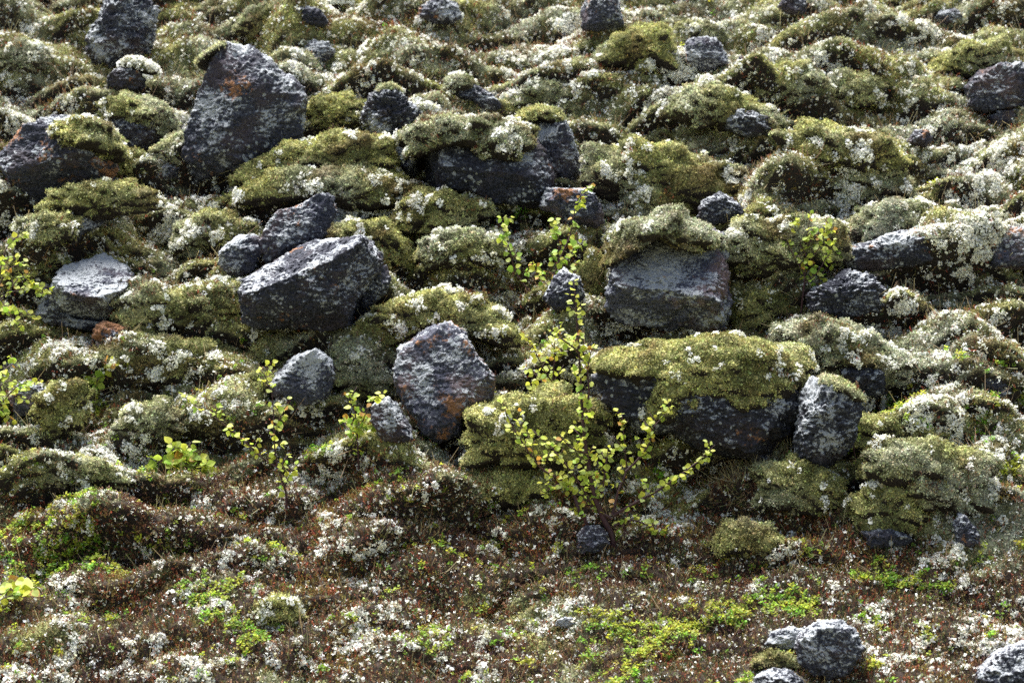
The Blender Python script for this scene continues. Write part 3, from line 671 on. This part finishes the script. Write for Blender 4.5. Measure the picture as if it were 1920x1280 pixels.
mound('hanging moss bank over the rounded grey boulder, top right of centre', [(1258,78),(1272,52),(1310,40),(1345,48),(1362,68),(1356,84),(1310,80),(1278,90)], .1, .0, -.1, seed=124, push=.06)
mound('pale velvety moss hump near the top, left of the rounded grey boulder', [(1118,118),(1135,85),(1175,60),(1210,48),(1248,62),(1272,95),(1262,122),(1200,132),(1150,130)], .08, .05, .1, seed=125)
mound('round moss mound in the upper right, just below the triangular pinkish stone', [(1412,180),(1425,140),(1465,118),(1515,122),(1545,148),(1550,180),(1500,196),(1445,196)], .08, .05, .15, seed=126)
mound('twin of the round upper right mound, lower and darker on its right', [(1535,185),(1548,150),(1590,134),(1635,145),(1662,172),(1655,195),(1600,205),(1555,202)], .14, .05, -.1, seed=127)
mound('grassy moss brow above the angular block at the right edge', [(1745,135),(1765,105),(1810,85),(1870,80),(1915,98),(1925,128),(1890,142),(1830,142),(1785,150)], .1, .0, .2, seed=128)
mound('wide moss wave above the black ledge, centre right of the upper slope', [(1262,215),(1280,175),(1330,158),(1385,175),(1440,205),(1470,235),(1440,252),(1370,240),(1310,238)], .1, .1, .15, seed=129)
mound('yellow crowned moss mound right of the black ledge', [(1455,300),(1475,258),(1530,232),(1590,245),(1660,262),(1695,290),(1680,318),(1600,325),(1510,322)], .2, .12, .2, seed=130)
mound('brown-sided moss mound above the dead twigs in the upper right', [(1555,350),(1570,318),(1620,302),(1680,312),(1712,340),(1705,368),(1650,378),(1590,374)], .2, .2, -.3, seed=131)
mound('lichen-topped moss mound below the left edge boulder', [(72,395),(92,362),(150,345),(230,342),(290,360),(310,382),(250,400),(180,412),(110,408)], .16, .08, .1, seed=132)
mound('smooth lip of moss resting against the top right of the long wedge-shaped boulder', [(602,448),(622,425),(665,413),(715,420),(760,448),(785,485),(760,512),(722,500),(702,462),(650,448)], .06, .12, .3, seed=133)
mound('wedge of dark moss leaning on the left foot of the tallest boulder', [(272,306),(290,280),(318,258),(346,250),(348,285),(336,308),(300,318)], .0, .0, .2, seed=134)
mound('yellow-green moss tuft in the gap between the left edge boulder and the moss wedge', [(212,325),(216,295),(235,280),(270,286),(284,312),(275,332),(235,338)], .0, .1, .6, seed=135)
mound('golden moss hump right of the blocky streaked rock', [(1592,842),(1602,805),(1640,780),(1700,772),(1765,792),(1790,825),(1770,850),(1690,858),(1630,858)], .1, .08, .35, seed=136)
mound('low pale green moss pillow among heather below the dry grass', [(1335,1020),(1348,992),(1390,980),(1438,992),(1468,1015),(1450,1038),(1395,1045),(1350,1038)], .05, .05, .3, seed=137)
mound('low yellowish moss swell under the left branches of the tall birch', [(850,925),(880,895),(940,880),(1000,886),(1048,908),(1040,938),(970,952),(890,948)], .04, .15, .4, seed=152)
mound('dull moss pillow in the brown heather, bottom left of centre', [(478,1165),(488,1130),(520,1115),(552,1128),(562,1160),(540,1178),(500,1178)], .0, .08, .2, seed=138)
mound('flat moss rise with lichen tips at the left edge, lower half', [(15,895),(28,862),(80,848),(150,858),(220,880),(240,905),(180,920),(80,915)], .2, .1, .2, seed=140)
mound('moss pad beside the white crusted rock at the bottom right', [(1408,1250),(1420,1232),(1455,1222),(1490,1232),(1498,1252),(1455,1262)], .0, .0, .35, seed=141)
mound('moss bank above the long low moss roll with half buried rock at its right', [(460,690),(470,650),(520,628),(580,622),(640,640),(650,665),(600,680),(530,690)], .15, .2, -.1, seed=142, push=.06)
mound('shady moss cushion below the long low moss roll, next to white lichen tufts', [(340,800),(352,765),(400,748),(450,755),(470,785),(440,810),(385,818)], .12, .25, .0, seed=143)
mound('rounded moss brow sheltering the bluish rock near the left edge', [(30,450),(42,415),(80,398),(125,402),(150,425),(130,450),(85,462),(50,462)], .12, .0, .0, seed=144)
mound('long sloping moss back rising to the pale crusted boulder', [(0,520),(20,492),(70,468),(110,470),(128,490),(100,512),(60,530),(15,535)], .05, .1, .1, seed=145)
mound('moss swell above the top rock group with pale lichen on its left', [(955,200),(970,168),(1020,150),(1090,160),(1130,190),(1110,210),(1040,212)], .35, .2, -.2, seed=146, push=.08)
mound('moss hump at the top edge above the grey speckled stone', [(440,60),(455,30),(500,10),(545,18),(560,45),(530,65),(480,70)], .12, .05, .1, seed=147)
mound('green and white moss hump left of the orange-edged boulder face', [(320,470),(335,425),(380,400),(440,405),(480,430),(470,455),(420,470),(365,485)], .28, .15, .0, seed=148, push=.06)

# ------------------------------------------------------------------ birch saplings
def tube(path, rads, seg=6):
    path = np.array(path, float); n = len(path)
    V = []; F = []
    tng = np.gradient(path, axis=0); tng /= np.linalg.norm(tng, axis=1)[:, None]+1e-9
    ref = np.array([0, 1., 0.2])
    for i in range(n):
        u = np.cross(tng[i], ref); u /= np.linalg.norm(u); v = np.cross(tng[i], u)
        for s in range(seg):
            a = s*2*math.pi/seg; V.append(path[i]+rads[i]*(math.cos(a)*u+math.sin(a)*v))
    for i in range(n-1):
        for s in range(seg):
            a = i*seg+s; b = i*seg+(s+1) % seg; F.append([a, b, b+seg, a+seg])
    e = len(V); V.append(path[-1]+tng[-1]*rads[-1]); 
    for s in range(0, seg, 2): F.append([(n-1)*seg+s, (n-1)*seg+(s+1) % seg, (n-1)*seg+(s+2) % seg, e])
    return np.array(V), np.array(F)
def smooth_path(pts, m=5):
    P = np.array(pts, float); n = len(P); out = []
    for i in range(n-1):
        p0 = P[max(i-1, 0)]; p1 = P[i]; p2 = P[i+1]; p3 = P[min(i+2, n-1)]
        for k in range(m):
            t = k/m
            out.append(.5*((2*p1)+(-p0+p2)*t+(2*p0-5*p1+4*p2-p3)*t*t+(-p0+3*p1-3*p2+p3)*t**3))
    out.append(P[-1]); return np.array(out)
def leaf(pos, d, n, l, col, V, F, Cc, r):
    d = d/np.linalg.norm(d); s = np.cross(d, n); s /= np.linalg.norm(s)+1e-9; up = np.cross(s, d); w = l*(.42+.08*r.random())
    f = .10+.12*r.random(); cur = -.12*r.random()*l
    j = len(V)
    pr = [(0, 0), (.12, .62), (.38, 1.), (.65, .78), (.86, .36), (1.0, 0)]
    mid = [pos+d*l*t+up*(cur*t*t) for t in (0, .3, .65, 1.)]
    Lf = [pos+d*l*t+s*w*a+up*(w*a*f+cur*t*t) for t, a in pr[1:5]]
    Rt = [pos+d*l*t-s*w*a+up*(w*a*f+cur*t*t) for t, a in pr[1:5]]
    V += mid+Lf+Rt
    # quads between midrib (j..j+3) and both margins
    F += [[j, j+1, j+5, j+4], [j+1, j+2, j+6, j+5], [j+2, j+3, j+7, j+6], [j, j+8, j+9, j+1], [j+1, j+9, j+10, j+2], [j+2, j+10, j+11, j+3]]
    sh = .85+.3*r.random()
    Cc += [list(np.array(col)*sh*k) for k in [.8, .8, .85, .9]+[1.05]*4+[1.]*4]
BARK = C(.05, .022, .024)
def sapling(label, stems, seed, leafpx=13, lean=0., young=.5, dens=1.0, rad=1.0, bare=.2, group='young birch saplings', dy=-.04, twig=1.0, base=None):
    r = np.random.default_rng(seed)
    if base is None: base = stems[0][0]
    g = hit(*base); Y0 = g[1]+dy; s = Y0/FPX
    loc = (g[0], Y0, g[2])
    root = bpy.data.objects.new('birch_sapling', None); COL.objects.link(root); root.location = loc
    root['label'] = label; root['category'] = 'birch sapling'; root['group'] = group
    LV, LF, LC = [], [], []
    yel = C(.56, .56, .07); grn = C(.30, .50, .06); pale = C(.52, .58, .20)
    def lcol(t):
        a = r.random()
        c = grn+(yel-grn)*np.clip(young+.35*r.normal()+.25*t, 0, 1)
        if a < .22: c = c+(pale-c)*.7
        if a > .95: c = C(.50, .27, .05)
        return c
    def put_leaf(p, t, big):
        d = np.array([r.normal(), r.normal()*.8, -.1+.6*r.normal()]); n = np.array([.3*r.normal(), -.75+.4*r.normal(), .7+.3*r.normal()])
        if abs(np.dot(d, n)) > .9*np.linalg.norm(d)*np.linalg.norm(n): d[0] += 1
        d = d/np.linalg.norm(d)
        leaf(p+d*.006, d, n, big*leafpx*s*(.65+.6*r.random()), lcol(t), LV, LF, LC, r)
    for si, st in enumerate(stems):
        dep = r.normal()*.05 if si else 0
        pts = []
        n = len(st)
        for i, (a, b) in enumerate(st):
            Y = Y0 + dep*i/max(n-1, 1) + .012*r.normal()*(i > 0)
            # stem rises at its own real depth; a leaning stem drifts towards or away from the viewer
            pts.append(((a-960)/FPX*Y, Y, -(b-640)/FPX*Y))
        if si == 0: pts.insert(0, (pts[0][0], pts[0][1]+.01, pts[0][2]-.06))
        path = smooth_path(pts); L = np.linalg.norm(np.diff(path, axis=0), axis=1).sum()
        r0 = (.0030+.0042*min(L, 1.2))*rad*(1. if si == 0 else .75); rr = np.linspace(r0, .0011, len(path))
        V, F = tube(path, rr); TV_, TF_, o = [V], [F], len(V)
        # twigs with leaves
        cum = np.concatenate([[0], np.cumsum(np.linalg.norm(np.diff(path, axis=0), axis=1))])
        b0 = bare if si == 0 else bare*.4
        nt = int(L*(1-b0)*26*dens)+2
        for q in range(nt):
            t = b0+(1-b0)*((q+r.random())/nt); x = t*cum[-1]
            p = np.array([np.interp(x, cum, path[:, k]) for k in range(3)])
            j = min(int(t*(len(path)-1)), len(path)-2); tg = path[j+1]-path[j]; tg /= np.linalg.norm(tg)
            for _ in range(int(r.integers(1, 3))): put_leaf(p, t, 1.)
            if r.random() < .55*twig:
                side = np.array([r.choice([-1, 1])*(.6+.5*r.random()), .5*r.normal(), .5+.4*r.random()])
                dr = tg*.6+side; dr /= np.linalg.norm(dr); tl = (.035+.075*r.random()*(1.1-.5*t))*min(1., .5+L)*twig
                tp = np.array([p, p+dr*tl*.5+np.array([0, 0, .003]), p+dr*tl])
                V, F = tube(tp, [.0014, .0011, .0008], 4); TV_.append(V); TF_.append(F+o); o += len(V)
                for m in range(int(2+tl/.018)):
                    u = .25+.75*r.random(); put_leaf(p+dr*tl*u, t, .9)
        for _ in range(3): put_leaf(path[-1], 1, .75)
        TVc = np.concatenate(TV_); TFc = np.concatenate(TF_)
        mk_mesh('stem' if si == 0 else 'branch', [(TVc, TFc, jit(np.repeat(BARK[None], len(TVc), 0), r, .15), 0, True)], [M_BARK], parent=root, loc=loc)
    mk_mesh('foliage', [(np.array(LV), np.array(LF), np.array(LC), 0, True)], [M_LEAF], parent=root, loc=loc)

sapling('tall many-stemmed birch sapling rooted in brown heather by a small round stone',
 [[(1148,1006),(1128,965),(1115,930),(1103,870),(1097,830),(1091,765),(1088,700),(1083,620),(1079,560),(1076,528)],
  [(1102,984),(1085,955),(1070,910),(1046,896),(1012,875),(980,830),(956,790),(942,752)],
  [(1146,972),(1113,950),(1094,918),(1057,865),(1033,838),(1000,810)],
  [(1148,966),(1160,920),(1174,883),(1172,843),(1166,777)],
  [(1174,883),(1195,862),(1216,833),(1226,800),(1258,768)],
  [(1150,966),(1192,942),(1227,923),(1248,910),(1285,883),(1320,854),(1329,828)],
  [(1070,910),(1048,908),(1028,918),(1018,928)],
  [(1092,775),(1104,740),(1102,690),(1112,650)], [(1100,850),(1070,838),(1050,815)], [(1086,660),(1060,640),(1040,630)], [(1150,985),(1185,975),(1215,985),(1240,1000)], [(1128,930),(1135,880),(1140,840)]],
 501, leafpx=11.5, young=.6, dens=1.45, rad=1.75, bare=.16)
sapling('slender upright birch sapling on the yellowish moss apron behind the tall birch', [[(1044,805),(1040,740),(1038,700),(1040,655),(1036,618)], [(1042,800),(1020,768),(1004,745),(995,715)], [(1043,790),(1068,765),(1085,745)], [(1038,720),(1018,690),(1002,655),(985,630)], [(1040,680),(1060,650),(1075,640)], [(1040,755),(1005,700),(985,690)]], 502, leafpx=11, young=.75, dens=1.1)
sapling('two-stemmed green birch sapling rising in front of the leaning lilac-grey stone', [[(1030,548),(1041,509),(1058,467),(1069,440),(1079,389),(1090,364),(1106,346)], [(1032,540),(1012,520),(1005,500)], [(1035,532),(1060,528),(1082,505),(1095,500)], [(1056,488),(1078,466),(1092,458)], [(991,545),(967,509),(955,467),(948,431),(942,408)], [(1045,500),(1048,455),(1035,415)]], 503, leafpx=12, young=.25, dens=1.05)
sapling('bright green bushy birch sapling beside the rounded knobbly black boulder', [[(1503,576),(1508,531),(1512,464),(1515,430),(1520,403)], [(1508,554),(1529,534),(1549,504),(1574,480)], [(1508,514),(1482,467),(1466,425)], [(1510,500),(1535,465),(1548,425)], [(1512,480),(1495,445),(1490,415)], [(1508,535),(1540,500),(1560,450)], [(1512,465),(1530,440),(1560,430)]], 504, leafpx=10.5, young=.4, dens=1.25, bare=.34, dy=-.08, twig=.8)
sapling('wiry birch sapling with a bent side branch and dark bare stem, lower left', [[(536,925),(526,890),(517,860),(514,810),(512,763),(507,725),(490,695)], [(517,875),(485,852),(454,823),(410,788),(370,762),(338,738)], [(514,800),(530,775),(540,750)], [(532,915),(540,895),(530,870)]], 505, leafpx=12, young=.6, dens=1.0, rad=.9, bare=.1)
sapling('small leafy birch sapling to the left below the tilted slab', [[(672,852),(667,783),(660,760),(652,735)], [(669,816),(687,773),(702,746)], [(670,826),(650,800),(642,785)], [(670,810),(700,800),(716,790)]], 506, leafpx=12, young=.35, dens=1.5, bare=.15)
sapling('low sprawling birch twig with broad fresh leaves, left of the wiry sapling', [[(372,880),(350,868),(320,862),(290,868),(272,880)], [(350,868),(345,845),(328,838)], [(330,865),(360,885),(392,885)], [(340,866),(315,885),(305,895)]], 507, leafpx=17, young=.35, dens=1.6, rad=.6, bare=.0)
sapling('birch twig with few leaves above the small bright moss cushion at left', [[(176,742),(182,715),(185,695),(170,682)], [(183,712),(165,708),(152,712)], [(185,700),(200,690),(205,678)]], 508, leafpx=15, young=.35, dens=1.3, rad=.6, bare=.1)
sapling('thin wispy birch seedling on the golden moss hump, right of the blocky streaked rock', [[(1617,894),(1606,865),(1601,840),(1603,816),(1609,766)], [(1602,835),(1580,830),(1562,822)], [(1616,890),(1622,878),(1628,870)]], 509, leafpx=10, young=.4, dens=.9, rad=.7, bare=.15, twig=.4)
sapling('birch branches reaching in from the left edge beside the pale crusted boulder', [[(-45,640),(-20,590),(0,560),(30,545),(62,540),(85,548)], [(-20,590),(5,520),(25,500),(45,495)], [(-10,575),(20,585),(50,588),(66,596)], [(0,560),(20,590),(38,610)], [(-25,600),(-8,540),(10,470),(30,445),(45,440)], [(10,555),(40,520),(70,545),(80,550)]], 510, leafpx=11, young=.5, dens=1.1, base=(-45,640))
sapling('birch branches reaching in from the left edge beside the mauve rock', [[(-50,830),(-25,790),(0,760),(25,745),(48,748)], [(-25,790),(0,725),(25,715),(48,728)], [(-10,770),(15,780),(20,790)], [(0,760),(35,722),(66,720)], [(-20,785),(5,700),(30,680)]], 511, leafpx=12, young=.4, dens=1.2, base=(-50,830))
sapling('single leafy birch twig poking in at the bottom left edge', [[(-30,1150),(-10,1130),(15,1118),(45,1110),(60,1105)], [(10,1120),(15,1105),(20,1095)]], 512, leafpx=22, young=.6, dens=1.0, rad=.7, bare=.1, base=(-30,1150))

# ------------------------------------------------------------------ light
W = bpy.data.worlds.new('World'); scene.world = W; W.use_nodes = True
nt = W.node_tree; bg = nt.nodes['Background']
sky = nt.nodes.new('ShaderNodeTexSky'); sky.sky_type = 'NISHITA'; sky.sun_disc = False
SE, SA = 70, -34     # elevation; azimuth measured from +Y (beyond the hill) towards +X
sky.sun_elevation = R(SE); sky.sun_rotation = R(SA)
sky.air_density = 1.0; sky.dust_density = 3.0; sky.ozone_density = 1.0
hs = nt.nodes.new('ShaderNodeHueSaturation'); hs.inputs['Saturation'].default_value = .8
nt.links.new(sky.outputs[0], hs.inputs['Color']); nt.links.new(hs.outputs[0], bg.inputs['Color']); bg.inputs['Strength'].default_value = .05
sd = bpy.data.lights.new('sun', 'SUN'); so = bpy.data.objects.new('sun', sd); COL.objects.link(so)
sd.energy = 3.8; sd.angle = R(38); sd.color = (1, .985, .955)
v = Vector((math.sin(R(SA))*math.cos(R(SE)), math.cos(R(SA))*math.cos(R(SE)), math.sin(R(SE))))
so.rotation_euler = v.to_track_quat('Z', 'Y').to_euler(); so.location = v*30

vs = scene.view_settings; vs.view_transform = 'Standard'; vs.look = 'None'; vs.gamma = 1; vs.exposure = 2.2
scene.cycles.max_bounces = 6; scene.cycles.diffuse_bounces = 3; scene.cycles.glossy_bounces = 2; scene.cycles.transmission_bounces = 2
scene.cycles.use_denoising = False
